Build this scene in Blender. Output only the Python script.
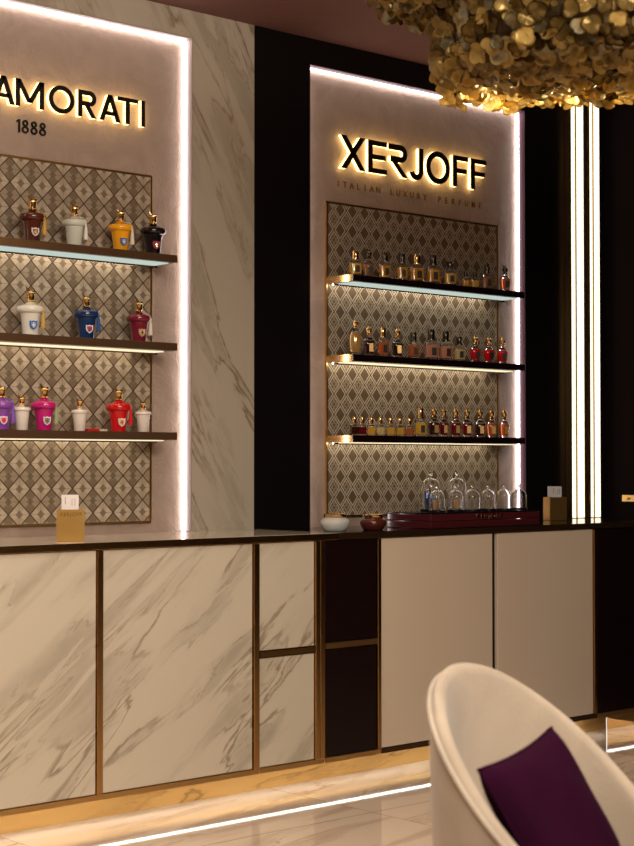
import bpy, bmesh, math, random
from mathutils import Vector, Matrix
R = math.radians
random.seed(7)
for o in list(bpy.data.objects): bpy.data.objects.remove(o)
SC = bpy.context.scene
COL = SC.collection

# ---------------- camera, world, lights, exposure ----------------
H = 1.242; F = 1620.0
YAW = R(48.34); PITCH = R(1.414)
CB, SB = math.cos(YAW), math.sin(YAW)
cd = bpy.data.cameras.new('camera'); cam = bpy.data.objects.new('camera', cd); COL.objects.link(cam)
cam.location = (0, 0, H)
fw = Vector((CB*math.cos(PITCH), SB*math.cos(PITCH), math.sin(PITCH)))
cam.rotation_euler = fw.to_track_quat('-Z', 'Y').to_euler()
cd.sensor_fit = 'VERTICAL'; cd.sensor_height = 36; cd.lens = F/846*36
cd.clip_start = .05; cd.clip_end = 60
cd.dof.use_dof = True; cd.dof.focus_distance = 6.6; cd.dof.aperture_fstop = 5.5
SC.camera = cam
w = bpy.data.worlds.new('world'); SC.world = w; w.use_nodes = True
w.node_tree.nodes['Background'].inputs[0].default_value = (.05, .035, .03, 1)
w.node_tree.nodes['Background'].inputs[1].default_value = .3

def area(name, loc, target, sx, sy, power, color, spread=180):
    l = bpy.data.lights.new(name, 'AREA'); l.shape = 'RECTANGLE'; l.size = sx; l.size_y = sy
    l.energy = power; l.color = color; l.spread = R(spread)
    o = bpy.data.objects.new(name, l); COL.objects.link(o); o.location = loc
    o.rotation_euler = (Vector(target)-Vector(loc)).to_track_quat('-Z', 'Y').to_euler()
    return o
area('unseen_area_light', (1.6, 0.6, 2.95), (4.3, 4.8, .5), 2.4, 1.2, 160, (1, .88, .74))  # unseen source without a fixture, standing for the room's broad soft light
area('unseen_area_light', (3.2, 2.6, 3.0), (3.9, 4.6, .0), 2.6, .5, 26, (1, .82, .66))
area('unseen_area_light', (3.0, 3.2, 3.05), (3.1, 3.3, 0), 3.6, 1.0, 45, (1, .82, .64), 110)  # added overhead to brighten the floor, no fixture there
area('unseen_area_light', (3.0, 0.6, 2.95), (2.4, 2.0, .4), .8, .8, 14, (1, .84, .68))
SC.view_settings.view_transform = 'Standard'; SC.view_settings.look = 'None'
SC.view_settings.gamma = 1; SC.view_settings.use_curve_mapping = False
SC.view_settings.exposure = 0.0

FL = -.016     # finished floor level
# ---------------- helpers ----------------
def XU(u, Y):
    """world X on the wall-parallel plane Y seen at image column u"""
    t = (u-317)/F
    return (CB+t*SB)*Y/(SB-t*CB)
def tag(o, label=None, cat=None, group=None, kind=None):
    if label: o['label'] = label
    if cat: o['category'] = cat
    if group: o['group'] = group
    if kind: o['kind'] = kind
    return o
def thing(name, label, cat, loc=(0, 0, 0), rz=0, group=None):
    o = bpy.data.objects.new(name, None); COL.objects.link(o); o.empty_display_size = .05
    o.location = loc; o.rotation_euler = (0, 0, rz)
    return tag(o, label, cat, group)
def obj(name, bm, m, parent=None, smooth=False, label=None):
    bmesh.ops.recalc_face_normals(bm, faces=bm.faces)
    me = bpy.data.meshes.new(name); bm.to_mesh(me); bm.free()
    ms = m if isinstance(m, (list, tuple)) else [m]
    for k in ms: me.materials.append(k)
    if smooth:
        for p in me.polygons: p.use_smooth = True
        try: me.set_sharp_from_angle(angle=R(40))
        except Exception: pass
    o = bpy.data.objects.new(name, me); COL.objects.link(o)
    if parent: o.parent = parent
    if label: o['label'] = label
    return o
def struct(name, bm, m):
    return tag(obj(name, bm, m), kind='structure')
def copy_tree(o, parent=None):
    c = o.copy(); COL.objects.link(c)
    if parent: c.parent = parent
    for ch in list(o.children): copy_tree(ch, c)
    return c
def B(): return bmesh.new()
def box(bm, x0, x1, y0, y1, z0, z1, bev=0, seg=2):
    r = bmesh.ops.create_cube(bm, size=1)
    for v in r['verts']:
        v.co = Vector(((x0+x1)/2+v.co.x*(x1-x0), (y0+y1)/2+v.co.y*(y1-y0), (z0+z1)/2+v.co.z*(z1-z0)))
    if bev:
        es = {e for v in r['verts'] for e in v.link_edges}
        bmesh.ops.bevel(bm, geom=list(es), offset=bev, segments=seg, affect='EDGES', profile=.5)
    return bm
def lathe(bm, prof, n=28, c=(0, 0, 0), sq=None, sy=1.0):
    """revolve (r, z) profile; sq = superellipse exponent (None = round)"""
    rings = []
    for r, z in prof:
        ring = []
        if r < 1e-6:
            ring = [bm.verts.new((c[0], c[1], c[2]+z))]
        else:
            for i in range(n):
                a = 2*math.pi*(i+.5)/n; ca, sa = math.cos(a), math.sin(a)
                if sq:
                    k = (abs(ca)**sq+abs(sa)**sq)**(-1/sq)
                else: k = 1
                ring.append(bm.verts.new((c[0]+r*k*ca, c[1]+r*k*sa*sy, c[2]+z)))
        rings.append(ring)
    for a, b in zip(rings, rings[1:]):
        if len(a) == 1 and len(b) == 1: continue
        for i in range(n):
            j = (i+1) % n
            if len(a) == 1: bm.faces.new((a[0], b[i], b[j]))
            elif len(b) == 1: bm.faces.new((a[i], a[j], b[0]))
            else: bm.faces.new((a[i], a[j], b[j], b[i]))
    for ring in (rings[0], rings[-1]):
        if len(ring) > 2:
            bm.faces.new(ring)
    return bm
def prism(bm, pts, y0, y1):
    """extrude an outline of (x, z) points between two y planes"""
    a = [bm.verts.new((p[0], y0, p[1])) for p in pts]; b = [bm.verts.new((p[0], y1, p[1])) for p in pts]
    bm.faces.new(a); bm.faces.new(b[::-1])
    for i in range(len(pts)):
        j = (i+1) % len(pts); bm.faces.new((a[i], b[i], b[j], a[j]))
    return bm
def tube(bm, pts, r, n=8):
    pts = [Vector(p) for p in pts]; rings = []
    for i, p in enumerate(pts):
        d = (pts[min(i+1, len(pts)-1)]-pts[max(i-1, 0)]).normalized()
        up = Vector((0, 0, 1)) if abs(d.z) < .9 else Vector((1, 0, 0))
        s = d.cross(up).normalized(); t = s.cross(d)
        rr = r[i] if isinstance(r, (list, tuple)) else r
        rings.append([bm.verts.new(p+(s*math.cos(2*math.pi*k/n)+t*math.sin(2*math.pi*k/n))*rr) for k in range(n)])
    for a, b in zip(rings, rings[1:]):
        for k in range(n): bm.faces.new((a[k], a[(k+1) % n], b[(k+1) % n], b[k]))
    bm.faces.new(rings[0][::-1]); bm.faces.new(rings[-1])
    return bm

# ---------------- materials ----------------
def newmat(name):
    m = bpy.data.materials.new(name); m.use_nodes = True
    return m, m.node_tree, m.node_tree.nodes['Principled BSDF']
def P(name, col, rough=.5, metal=0, trans=0, ior=1.45, coat=0, emis=None, es=0, sheen=0, var=0):
    m, nt, b = newmat(name)
    b.inputs['Base Color'].default_value = (*col, 1); b.inputs['Roughness'].default_value = rough
    b.inputs['Metallic'].default_value = metal; b.inputs['Transmission Weight'].default_value = trans
    b.inputs['IOR'].default_value = ior; b.inputs['Coat Weight'].default_value = coat
    b.inputs['Sheen Weight'].default_value = sheen
    if emis: b.inputs['Emission Color'].default_value = (*emis, 1); b.inputs['Emission Strength'].default_value = es
    # faint procedural wear in the gloss
    n = nt.nodes.new('ShaderNodeTexNoise'); n.inputs['Scale'].default_value = 14
    tc = nt.nodes.new('ShaderNodeTexCoord'); nt.links.new(tc.outputs['Object'], n.inputs['Vector'])
    mr = nt.nodes.new('ShaderNodeMapRange'); mr.inputs['To Min'].default_value = max(0, rough*.9); mr.inputs['To Max'].default_value = min(1, rough*1.1+.005)
    nt.links.new(n.outputs['Fac'], mr.inputs['Value']); nt.links.new(mr.outputs['Result'], b.inputs['Roughness'])
    return m
class G:
    """small node-maths helper"""
    def __init__(s, nt): s.nt = nt
    def m(s, op, a, b=None, c=None):
        n = s.nt.nodes.new('ShaderNodeMath'); n.operation = op
        for i, v in enumerate((a, b, c)):
            if v is None: continue
            if isinstance(v, (int, float)): n.inputs[i].default_value = v
            else: s.nt.links.new(v, n.inputs[i])
        return n.outputs[0]
    def mix(s, f, a, b):
        n = s.nt.nodes.new('ShaderNodeMix'); n.data_type = 'RGBA'
        for k, v in ((0, f), (6, a), (7, b)):
            if isinstance(v, (int, float)): n.inputs[k].default_value = v
            elif isinstance(v, tuple): n.inputs[k].default_value = (*v, 1)
            else: s.nt.links.new(v, n.inputs[k])
        return n.outputs[2]
    def pos(s):
        g = s.nt.nodes.new('ShaderNodeNewGeometry'); return g.outputs['Position']
    def sep(s, v):
        n = s.nt.nodes.new('ShaderNodeSeparateXYZ'); s.nt.links.new(v, n.inputs[0]); return n.outputs
    def comb(s, x, y, z):
        n = s.nt.nodes.new('ShaderNodeCombineXYZ')
        for i, v in enumerate((x, y, z)):
            if isinstance(v, (int, float)): n.inputs[i].default_value = v
            else: s.nt.links.new(v, n.inputs[i])
        return n.outputs[0]
    def noise(s, vec, scale, detail=4, dist=0, rough=.5):
        n = s.nt.nodes.new('ShaderNodeTexNoise'); s.nt.links.new(vec, n.inputs['Vector'])
        n.inputs['Scale'].default_value = scale; n.inputs['Detail'].default_value = detail
        n.inputs['Distortion'].default_value = dist; n.inputs['Roughness'].default_value = rough
        return n.outputs['Fac']
    def ramp(s, v, a, b, lo=0, hi=1):
        n = s.nt.nodes.new('ShaderNodeMapRange'); n.interpolation_type = 'SMOOTHSTEP'
        s.nt.links.new(v, n.inputs[0]); 
        for i, q in enumerate((a, b, lo, hi)): n.inputs[i+1].default_value = q
        return n.outputs[0]
    def bump(s, h, strength, dist, b):
        n = s.nt.nodes.new('ShaderNodeBump'); n.inputs['Strength'].default_value = strength; n.inputs['Distance'].default_value = dist
        s.nt.links.new(h, n.inputs['Height']); s.nt.links.new(n.outputs[0], b.inputs['Normal'])
def marble(name, ang, base, vein, band, rough, seed=0, axis='xz', scale=1.0, tiles=None, bandamt=.85):
    m, nt, b = newmat(name); g = G(nt); p = g.sep(g.pos())
    a, c = (p[0], p[2]) if axis == 'xz' else (p[0], p[1])
    ca, sa = math.cos(ang), math.sin(ang)
    along = g.m('ADD', g.m('MULTIPLY', a, ca), g.m('MULTIPLY', c, sa))
    across = g.m('ADD', g.m('MULTIPLY', a, -sa), g.m('MULTIPLY', c, ca))
    if axis != 'xz': across = g.m('ADD', across, 0.0)
    zz = g.m('ADD', g.m('MULTIPLY', p[1] if axis == 'xz' else p[2], .5), seed)
    if tiles:   # each slab has its own veining
        ix = g.m('FLOOR', g.m('DIVIDE', g.m('SUBTRACT', p[0], tiles[2]), tiles[0])); iy = g.m('FLOOR', g.m('DIVIDE', g.m('SUBTRACT', p[1], tiles[3]), tiles[1]))
        zz = g.m('ADD', zz, g.m('ADD', g.m('MULTIPLY', ix, 3.7), g.m('MULTIPLY', iy, 9.1)))
    v = g.comb(g.m('MULTIPLY', along, .85*scale), g.m('MULTIPLY', across, 4.6*scale), zz)
    n1 = g.noise(v, 1.5, 7, .45, .52); n2 = g.noise(v, 2.6, 8, .6, .55); n3 = g.noise(v, .9, 4, .8)
    v1 = g.ramp(g.m('ABSOLUTE', g.m('SUBTRACT', n1, .5)), 0, .022, 1, 0)
    v2 = g.ramp(g.m('ABSOLUTE', g.m('SUBTRACT', n2, .47)), 0, .018, 1, 0)
    mask = g.ramp(n3, .42, .60)
    bands = g.m('MULTIPLY', g.ramp(n1, .42, .62), g.ramp(n2, .34, .58))
    col = g.mix(g.m('MULTIPLY', bands, bandamt), base, band)
    col = g.mix(g.m('MULTIPLY', g.m('MULTIPLY', v1, mask), .8), col, vein)
    col = g.mix(g.m('MULTIPLY', g.m('MULTIPLY', v2, g.ramp(n1, .45, .6)), .45), col, vein)
    if tiles:
        fx = g.m('PINGPONG', g.m('SUBTRACT', p[0], tiles[2]), tiles[0]/2); 
        fx = g.m('ABSOLUTE', g.m('SUBTRACT', g.m('MODULO', g.m('ADD', g.m('SUBTRACT', p[0], tiles[2]), 100*tiles[0]), tiles[0]), 0))
        fy = g.m('MODULO', g.m('ADD', g.m('SUBTRACT', p[1], tiles[3]), 100*tiles[1]), tiles[1])
        jt = g.m('MAXIMUM', g.m('LESS_THAN', fx, .003), g.m('LESS_THAN', fy, .004))
        col = g.mix(g.m('MULTIPLY', jt, .75), col, (.1, .07, .05))
    nt.links.new(col, b.inputs['Base Color'])
    b.inputs['Roughness'].default_value = rough
    return m
def lattice(name, PX, PZ, fancy, x0, z0):
    """relief panel of a diamond lattice; fancy = cross-hatched diamonds, else quartered diamonds"""
    m, nt, b = newmat(name); g = G(nt); p = g.sep(g.pos())
    x = g.m('DIVIDE', g.m('SUBTRACT', p[0], x0), PX); z = g.m('DIVIDE', g.m('SUBTRACT', p[2], z0), PZ)
    A = g.m('ADD', g.m('ADD', x, z), 200.0); Bq = g.m('ADD', g.m('SUBTRACT', x, z), 200.0)
    a = g.m('FRACT', A); c = g.m('FRACT', Bq)
    par = g.m('MODULO', g.m('ADD', g.m('FLOOR', A), g.m('FLOOR', Bq)), 2.0)      # alternating rows
    da = g.m('ABSOLUTE', g.m('SUBTRACT', a, .5)); dc = g.m('ABSOLUTE', g.m('SUBTRACT', c, .5))
    d = g.m('MAXIMUM', da, dc)
    edge = g.m('GREATER_THAN', d, .465)
    if fancy:
        line = g.m('MULTIPLY', g.m('GREATER_THAN', d, .36), g.m('SUBTRACT', 1.0, edge))
        fa = g.m('ABSOLUTE', g.m('SUBTRACT', g.m('FRACT', g.m('MULTIPLY', a, 3.0)), .5)); fc = g.m('ABSOLUTE', g.m('SUBTRACT', g.m('FRACT', g.m('MULTIPLY', c, 3.0)), .5))
        hatch = g.m('MULTIPLY', g.m('GREATER_THAN', g.m('MAXIMUM', fa, fc), .3), par)
        solid = g.mix(par, (.17, .115, .07), (.16, .11, .07))
        col = g.mix(hatch, solid, (.45, .37, .27))
        col = g.mix(line, col, (.76, .67, .53))
        col = g.mix(edge, col, (.06, .035, .02))
        h = g.m('ADD', g.m('MULTIPLY', hatch, .5), line)
    else:
        s = g.m('MULTIPLY', g.m('GREATER_THAN', a, .5), 1.0); t = g.m('MULTIPLY', g.m('GREATER_THAN', c, .5), 1.0)
        q = g.m('ABSOLUTE', g.m('SUBTRACT', s, t))
        inner = g.m('LESS_THAN', d, .17)
        ring = g.m('MULTIPLY', g.m('GREATER_THAN', d, .17), g.m('LESS_THAN', d, .2))
        light = g.mix(g.m('MULTIPLY', q, .55), (.66, .56, .44), (.44, .35, .25))
        dark = g.mix(g.m('MULTIPLY', q, .7), (.42, .34, .25), (.15, .105, .065))
        col = g.mix(par, dark, light)
        col = g.mix(g.m('MULTIPLY', inner, .75), col, (.16, .115, .07))
        col = g.mix(g.m('MULTIPLY', ring, .5), col, (.45, .38, .28))
        # thin rib down the middle of every diamond
        rib = g.m('LESS_THAN', g.m('ABSOLUTE', g.m('SUBTRACT', a, c)), .035)
        rib2 = g.m('LESS_THAN', g.m('ABSOLUTE', g.m('SUBTRACT', g.m('ADD', a, c), 1.0)), .03)
        col = g.mix(g.m('MULTIPLY', g.m('MAXIMUM', rib, rib2), .35), col, (.14, .1, .06))
        col = g.mix(edge, col, (.055, .03, .015))
        h = g.m('ADD', g.m('MULTIPLY', g.m('SUBTRACT', .5, d), 1.0), g.m('MULTIPLY', inner, .3))
    n = g.noise(g.pos(), 9, 3)
    col = g.mix(g.m('MULTIPLY', n, .35), col, (.25, .17, .1))
    nt.links.new(col, b.inputs['Base Color']); b.inputs['Roughness'].default_value = .42
    b.inputs['Metallic'].default_value = .15
    g.bump(h, .5, .004, b)
    return m
def plaster(name, col):
    m, nt, b = newmat(name); g = G(nt); p = g.pos()
    n = g.noise(p, 6, 8, 1.2, .65); n2 = g.noise(p, 22, 6, .6, .6)
    nt.links.new(g.mix(g.ramp(n, .3, .7), col, tuple(c*.84 for c in col)), b.inputs['Base Color'])
    b.inputs['Roughness'].default_value = .62
    g.bump(g.m('ADD', n, g.m('MULTIPLY', n2, .35)), .55, .02, b)
    return m
def emit(name, col, s):
    m, nt, b = newmat(name); nt.nodes.remove(b); e = nt.nodes.new('ShaderNodeEmission')
    e.inputs[0].default_value = (*col, 1); e.inputs[1].default_value = s
    nt.links.new(e.outputs[0], nt.nodes['Material Output'].inputs[0]); return m
def fabric(name, col, scale, rough=.9, sheen=.4, bumpd=.002):
    m, nt, b = newmat(name); g = G(nt)
    tc = nt.nodes.new('ShaderNodeTexCoord').outputs['Object']
    n = g.noise(tc, scale, 5, .3); n2 = g.noise(tc, 5, 4, .8)
    nt.links.new(g.mix(g.ramp(n2, .3, .7), col, tuple(c*.8 for c in col)), b.inputs['Base Color'])
    b.inputs['Roughness'].default_value = rough; b.inputs['Sheen Weight'].default_value = sheen
    g.bump(g.m('ADD', n, g.m('MULTIPLY', n2, 2.0)), .4, bumpd, b)
    return m

M = {}
M['brass'] = P('brass', (.62, .38, .15), .22, 1)
M['brass_soft'] = P('brass_soft', (.66, .43, .18), .3, 1)
M['gold'] = P('gold', (.83, .55, .22), .15, 1)
M['dark_brass'] = P('dark_brass', (.11, .06, .03), .15, .8)
M['bronze_board'] = P('bronze_board', (.14, .075, .04), .3, .5)
M['roomwall'] = P('room_wall', (.42, .27, .18), .7)
M['endwall'] = P('end_wall', (.006, .003, .003), .7, ior=1.12)
M['darkwall'] = P('dark_wall', (.005, .0035, .004), .4, ior=1.3)
M['lacquer'] = P('dark_lacquer', (.010, .0035, .004), .25, ior=1.35)
M['cream'] = P('cream_lacquer', (.70, .58, .45), .35)
M['ceil'] = P('ceiling_paint', (.21, .10, .095), .7)
M['purple'] = P('purple_reveal', (.055, .007, .022), .6)
M['white_reveal'] = P('white_reveal', (.36, .29, .27), .5)
M['marble_door'] = marble('marble_door', R(38), (.62, .56, .45), (.27, .205, .14), (.42, .37, .29), .22, seed=2.3)
M['marble_wall'] = marble('marble_wall', R(-62), (.50, .44, .355), (.22, .155, .08), (.37, .325, .25), .25, seed=5.1)
M['marble_top'] = marble('marble_top', R(10), (.6, .53, .43), (.25, .18, .1), (.4, .33, .25), .10, seed=1.7, axis='xy')
M['floor'] = marble('marble_floor', R(12), (.74, .60, .47), (.44, .29, .18), (.54, .40, .29),   .05, seed=.4, axis='xy', tiles=(1.2, .9, 4.05-1.2, 4.25))
M['plaster'] = plaster('plaster', (.45, .335, .27))
M['pat_left'] = lattice('quartered_lattice', .094, .096, False, 3.77, 1.0)
M['pat_right'] = lattice('hatched_lattice', .074, .091, True, 4.8, 1.0)
M['led_white'] = emit('white_strip_light', (1, .87, .85), 9)
M['led_cool'] = emit('shelf_light', (.86, 1, .9), .62)
M['led_warm'] = emit('warm_shelf_light', (1, .84, .55), 1.15)
M['led_thin'] = emit('warm_strip_light', (1, .84, .62), 8.0)
M['led_foot'] = emit('plinth_strip_light', (1, .93, .86), 17)
M['lamp'] = emit('tube_light', (1, .87, .64), 1.7)
M['halo'] = emit('letter_light', (1, .66, .22), 5.0)
M['black'] = P('black_letter', (.008, .006, .005), .4)
M['black_gloss'] = P('black_gloss', (.008, .007, .008), .1)
M['glass'] = P('clear_glass', (1, 1, 1), .0, 0, 1, 1.45)
M['chrome'] = P('chrome', (.8, .8, .82), .08, 1)
M['bronze_text'] = P('bronze_text', (.30, .16, .035), .4, .5)
M['wine'] = P('wine_lacquer', (.075, .012, .015), .12, coat=.5)
M['gold_plinth'] = marble('gold_plinth', R(6), (.86, .56, .20), (.42, .23, .07), (.60, .36, .12), .3, seed=8.2)  # streaks painted in for the floor marble mirrored in the brass
for n_ in M['gold_plinth'].node_tree.nodes:
    if n_.type == 'BSDF_PRINCIPLED': n_.inputs['Metallic'].default_value = .55
M['mirror'] = P('polished_steel', (.8, .72, .66), .03, 1)

# ---------------- structure ----------------
YC, YW, YR = 4.74, 5.24, 5.29         # cabinet face, wall face, back of the niches
ZT, ZC = .965, 3.085                   # worktop, ceiling
XL, XE = -1.6, 6.65
XD = XU(254, YW)
NT = 2.974
N1 = (2.50, XU(191.8, YW)); N2 = (XU(309.5, YW), XU(526, YW))
bm = B(); box(bm, XL-.1, XE+.1, -3.1, YW+.2, -.1, FL); struct('floor', bm, M['floor'])
bm = B(); box(bm, XL-.1, XE+.1, -3.1, YW+.2, ZC, ZC+.1); struct('ceiling', bm, M['ceil'])
def wall_with_niche(name, x0, x1, n, m):
    bm = B()
    box(bm, x0, n[0], YW, YW+.2, FL, ZC); box(bm, n[1], x1, YW, YW+.2, FL, ZC)
    box(bm, n[0], n[1], YW, YW+.2, NT, ZC); box(bm, n[0], n[1], YW, YW+.2, FL, ZT-.02)
    return struct(name, bm, m)
wall_with_niche('wall_back', XL, XD, N1, M['marble_wall'])
wall_with_niche('wall_back', XD, XE, N2, M['darkwall'])
bm = B(); box(bm, XE, XE+.1, -3, YW+.2, FL, ZC); struct('wall_right', bm, M['endwall'])
bm = B(); box(bm, XL-.1, XL, -3, YW+.2, FL, ZC); struct('wall_left', bm, M['roomwall'])
bm = B(); box(bm, XL, XE, -3.1, -3, FL, ZC); struct('wall_front', bm, M['roomwall'])
# recessed plaster fields of the two niches, their reveals and strip lights
for i, (n, rev) in enumerate(((N1, M['white_reveal']), (N2, M['purple']))):
    bm = B(); box(bm, n[0], n[1], YR, YW+.19, ZT-.02, NT); struct('wall_niche_%d' % (i+1), bm, M['plaster'])
    bm = B(); t = .004
    box(bm, n[0], n[1], YW-.001, YR, NT-t, NT); box(bm, n[0], n[0]+t, YW-.001, YR, ZT, NT-t); box(bm, n[1]-t, n[1], YW-.001, YR, ZT, NT-t)
    struct('trim_%d' % (i+1), bm, rev)
    k = t+.003; wdt = .007
    lab = ('white strip light edging the plaster recess of the AMORATI display', 'white strip light edging the plaster recess of the XERJOFF display')[i]
    bm = B()
    box(bm, n[0]+k, n[1]-k, YR-.016, YR-.001, NT-k-wdt, NT-k)
    box(bm, n[0]+k, n[0]+k+wdt, YR-.016, YR-.001, ZT+.002, NT-k-wdt); box(bm, n[1]-k-wdt, n[1]-k, YR-.016, YR-.001, ZT+.002, NT-k-wdt)
    tag(obj('strip_light', bm, M['led_white']), lab, 'strip light')

# ---------------- lattice panels ----------------
PZ0, PZ1 = 1.004, 2.395
PN = [(2.66, XU(149.8, YR)), (XU(324.6, YR), XU(496.5, YR))]
for i, (x0, x1) in enumerate(PN):
    t = thing('lattice_panel', ('beige relief panel of quartered diamonds in a brass frame behind the opaque pot-shaped bottles', 'brown relief panel of cross-hatched diamonds in a brass frame behind the small glass bottles')[i], 'wall panel', ((x0+x1)/2, YR, PZ0))
    bm = B(); hw = (x1-x0)/2; hh = PZ1-PZ0
    box(bm, -hw+.008, hw-.008, -.008, -.0005, .008, hh-.008); obj('panel', bm, M[('pat_left', 'pat_right')[i]], t)
    bm = B()
    box(bm, -hw, hw, -.013, -.0005, hh-.008, hh); box(bm, -hw, hw, -.013, -.0005, 0, .008)
    box(bm, -hw, -hw+.008, -.013, -.0005, .008, hh-.008); box(bm, hw-.008, hw, -.013, -.0005, .008, hh-.008)
    obj('frame', bm, M['brass_soft'], t)

# ---------------- shelves ----------------
SZ = (2.058, 1.712, 1.362); YF = 5.106
for i, (x0, x1) in enumerate(PN):
    for j, z in enumerate(SZ):
        lab = '%s shelf under the %s sign with %s' % (('topmost', 'middle', 'lowest')[j], ('AMORATI', 'XERJOFF')[i],
              (('four large bottles', 'three large bottles', 'large and small bottles'), ('mixed clear bottles', 'amber and red bottles', 'tiny and dark bottles'))[i][j])
        t = thing('display_shelf', 'dark metal '+lab, 'shelf', (x0, YF, z), group='shelves of the perfume display')
        L = x1-x0; D = YR-.013-YF
        bm = B(); box(bm, .0015 if i else 0, L, 0, D, -.030, 0, .0015, 1); obj('board', bm, M['bronze_board' if i == 0 else 'lacquer'], t)
        if i: 
            bm = B(); box(bm, 0, .0012, .001, D, -.030, 0); obj('end_cap', bm, M['gold'], t, label='polished brass end cap')
        bm = B(); box(bm, .02, L-.03, .020 if j == 0 else .050, .115, -.034, -.0305); obj('light_diffuser', bm, M['led_cool' if j == 0 else 'led_warm'], t)
        bm = B(); box(bm, .006, L-.006, D-.045, D-.040, -.039, -.0305); obj('rear_lip', bm, M['dark_brass'], t)
        bm = B(); box(bm, .01, L-.09, D-.034, D-.026, -.037, -.0305); obj('strip_light', bm, M['led_thin'], t)

# ---------------- lettering ----------------
class Let:
    def __init__(s, W, w): s.W, s.w, s.q = W, w, []
    def dia(s, x0, z0, x1, z1, k=1.0):
        h = s.w*k/2; s.q.append([(x0-h, z0), (x0+h, z0), (x1+h, z1), (x1-h, z1)])
    def bar(s, x0, x1, z0, z1): s.q.append([(x0, z0), (x1, z0), (x1, z1), (x0, z1)])
    def arc(s, cx, cz, rx, rz, a0, a1, n=24):
        o = []
        for i in range(n):
            p, q = R(a0+(a1-a0)*i/n), R(a0+(a1-a0)*(i+1)/n); w_ = s.w
            s.q.append([(cx+rx*math.cos(p), cz+rz*math.sin(p)), (cx+rx*math.cos(q), cz+rz*math.sin(q)),
                        (cx+(rx-w_)*math.cos(q), cz+(rz-w_)*math.sin(q)), (cx+(rx-w_)*math.cos(p), cz+(rz-w_)*math.sin(p))])
def letter(ch, W, w):
    w *= 1.12; L = Let(W, w); h = w/2
    if ch == 'A': L.dia(h*1.1, 0, W/2, 1, 1.1); L.dia(W-h*1.1, 0, W/2, 1, 1.1); L.bar(W*.24, W*.76, .22, .22+w*.85)
    elif ch == 'M': L.dia(h, 0, h, 1); L.dia(W-h, 0, W-h, 1); L.dia(W/2, .18, h*1.1, 1, 1.15); L.dia(W/2, .18, W-h*1.1, 1, 1.15)
    elif ch == 'O': L.arc(W/2, .5, W/2, .52, 0, 360, 48)
    elif ch == 'C': L.arc(W/2, .5, W/2, .52, 45, 315, 40)
    elif ch == 'S': L.arc(W/2, .745, W/2, .27, 20, 270, 24); L.arc(W/2, .255, W/2, .27, -160, 90, 24)
    elif ch == 'T': L.bar(0, W, 1-w*.85, 1); L.bar(W/2-h, W/2+h, 0, 1-w*.85)
    elif ch == 'I': L.bar(0, W, 0, 1)
    elif ch == 'R':
        L.bar(0, w, 0, 1); r = .29; L.arc(W-r, 1-r, r, r, -90, 90, 20); L.bar(w, W-r, 1-w, 1); L.bar(w, W-r, 1-2*r, 1-2*r+w)
        L.dia(W-h*1.1, 0, W*.5, 1-2*r+.02, 1.15)
    elif ch == 'r':   # the stem-less R of the sign
        r = .275; L.arc(W-r, 1-r, r, r, -90, 90, 20); L.bar(0, W-r, 1-w, 1); L.bar(W*.12, W-r, 1-2*r, 1-2*r+w)
        L.dia(W-h*.9, 0, W*.30, 1-2*r+.03, 1.2)
    elif ch == 'X': L.dia(h*1.15, 0, W-h*1.15, 1, 1.2); L.dia(W-h*1.15, 0, h*1.15, 1, 1.2)
    elif ch == 'E': L.bar(0, w, 0, 1); L.bar(w, W, 0, w*.85); L.bar(w, W, 1-w*.85, 1); L.bar(w, W*.93, .5-w*.42, .5+w*.42)
    elif ch == 'F': L.bar(0, w, 0, 1); L.bar(w, W, 1-w*.85, 1); L.bar(w, W*.9, .52-w*.42, .52+w*.42)
    elif ch == 'J': r = W*.5; L.bar(W-w, W, r, 1); L.arc(W-r, r, r, r+.01, -165, 0, 24)
    elif ch == '1': L.bar(W-w, W, 0, 1); L.q.append([(0, .74), (W-w, .86), (W-w, 1), (W-w*.9, 1), (0, .88)])
    elif ch == '8': L.arc(W/2, .27, W/2, .275, 0, 360, 28); L.arc(W/2, .76, W*.42, .25, 0, 360, 28)
    return L
def put_letter(ch, x0, x1, z0, hgt, w, yface, parent, px, lit=True):
    W = (x1-x0)/hgt; L = letter(ch, W, w)
    nm = 'letter'
    bm = B()
    for q in L.q: prism(bm, [(x0+a*hgt-px, z0+b*hgt) for a, b in q], -.028, -.0235)
    f = obj(nm, bm, M['black'], parent)
    if lit:
        bm = B()
        for q in L.q:
            cx = sum(a for a, _ in q)/4; cz = sum(b for _, b in q)/4
            prism(bm, [(x0+a*hgt-px, z0+b*hgt) for a, b in q], -.0232, -.007)
        obj('letter_glow', bm, M['halo'], f, label='warm lit body behind the black letter')
    return f
def text_mesh(body, size, spacing=1.0, depth=.001):
    c = bpy.data.curves.new('txt', 'FONT'); c.body = body; c.size = size; c.space_character = spacing; c.extrude = depth; c.offset = size*.022; c.align_x = 'CENTER'
    o = bpy.data.objects.new('txt', c); COL.objects.link(o)
    bpy.context.view_layer.update()
    me = bpy.data.meshes.new_from_object(o.evaluated_get(bpy.context.evaluated_depsgraph_get()))
    bpy.data.objects.remove(o)
    return me
def text_part(name, body, size, m, parent, loc, rot, spacing=1.0, width=None):
    me = text_mesh(body, size, spacing)
    if width:
        xs = [v.co.x for v in me.vertices]; k = width/(max(xs)-min(xs))
        for v in me.vertices: v.co.x *= k
    me.name = name; me.materials.clear(); me.materials.append(m)
    o = bpy.data.objects.new(name, me); COL.objects.link(o); o.parent = parent; o.location = loc; o.rotation_euler = rot
    return o
YS = YR-.026
cx = (N1[0]+N1[1])/2
s1 = thing('brand_sign', 'backlit black letters reading AMORATI with 1888 below on the left plaster recess', 'sign', (cx, YR, 2.48))
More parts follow.
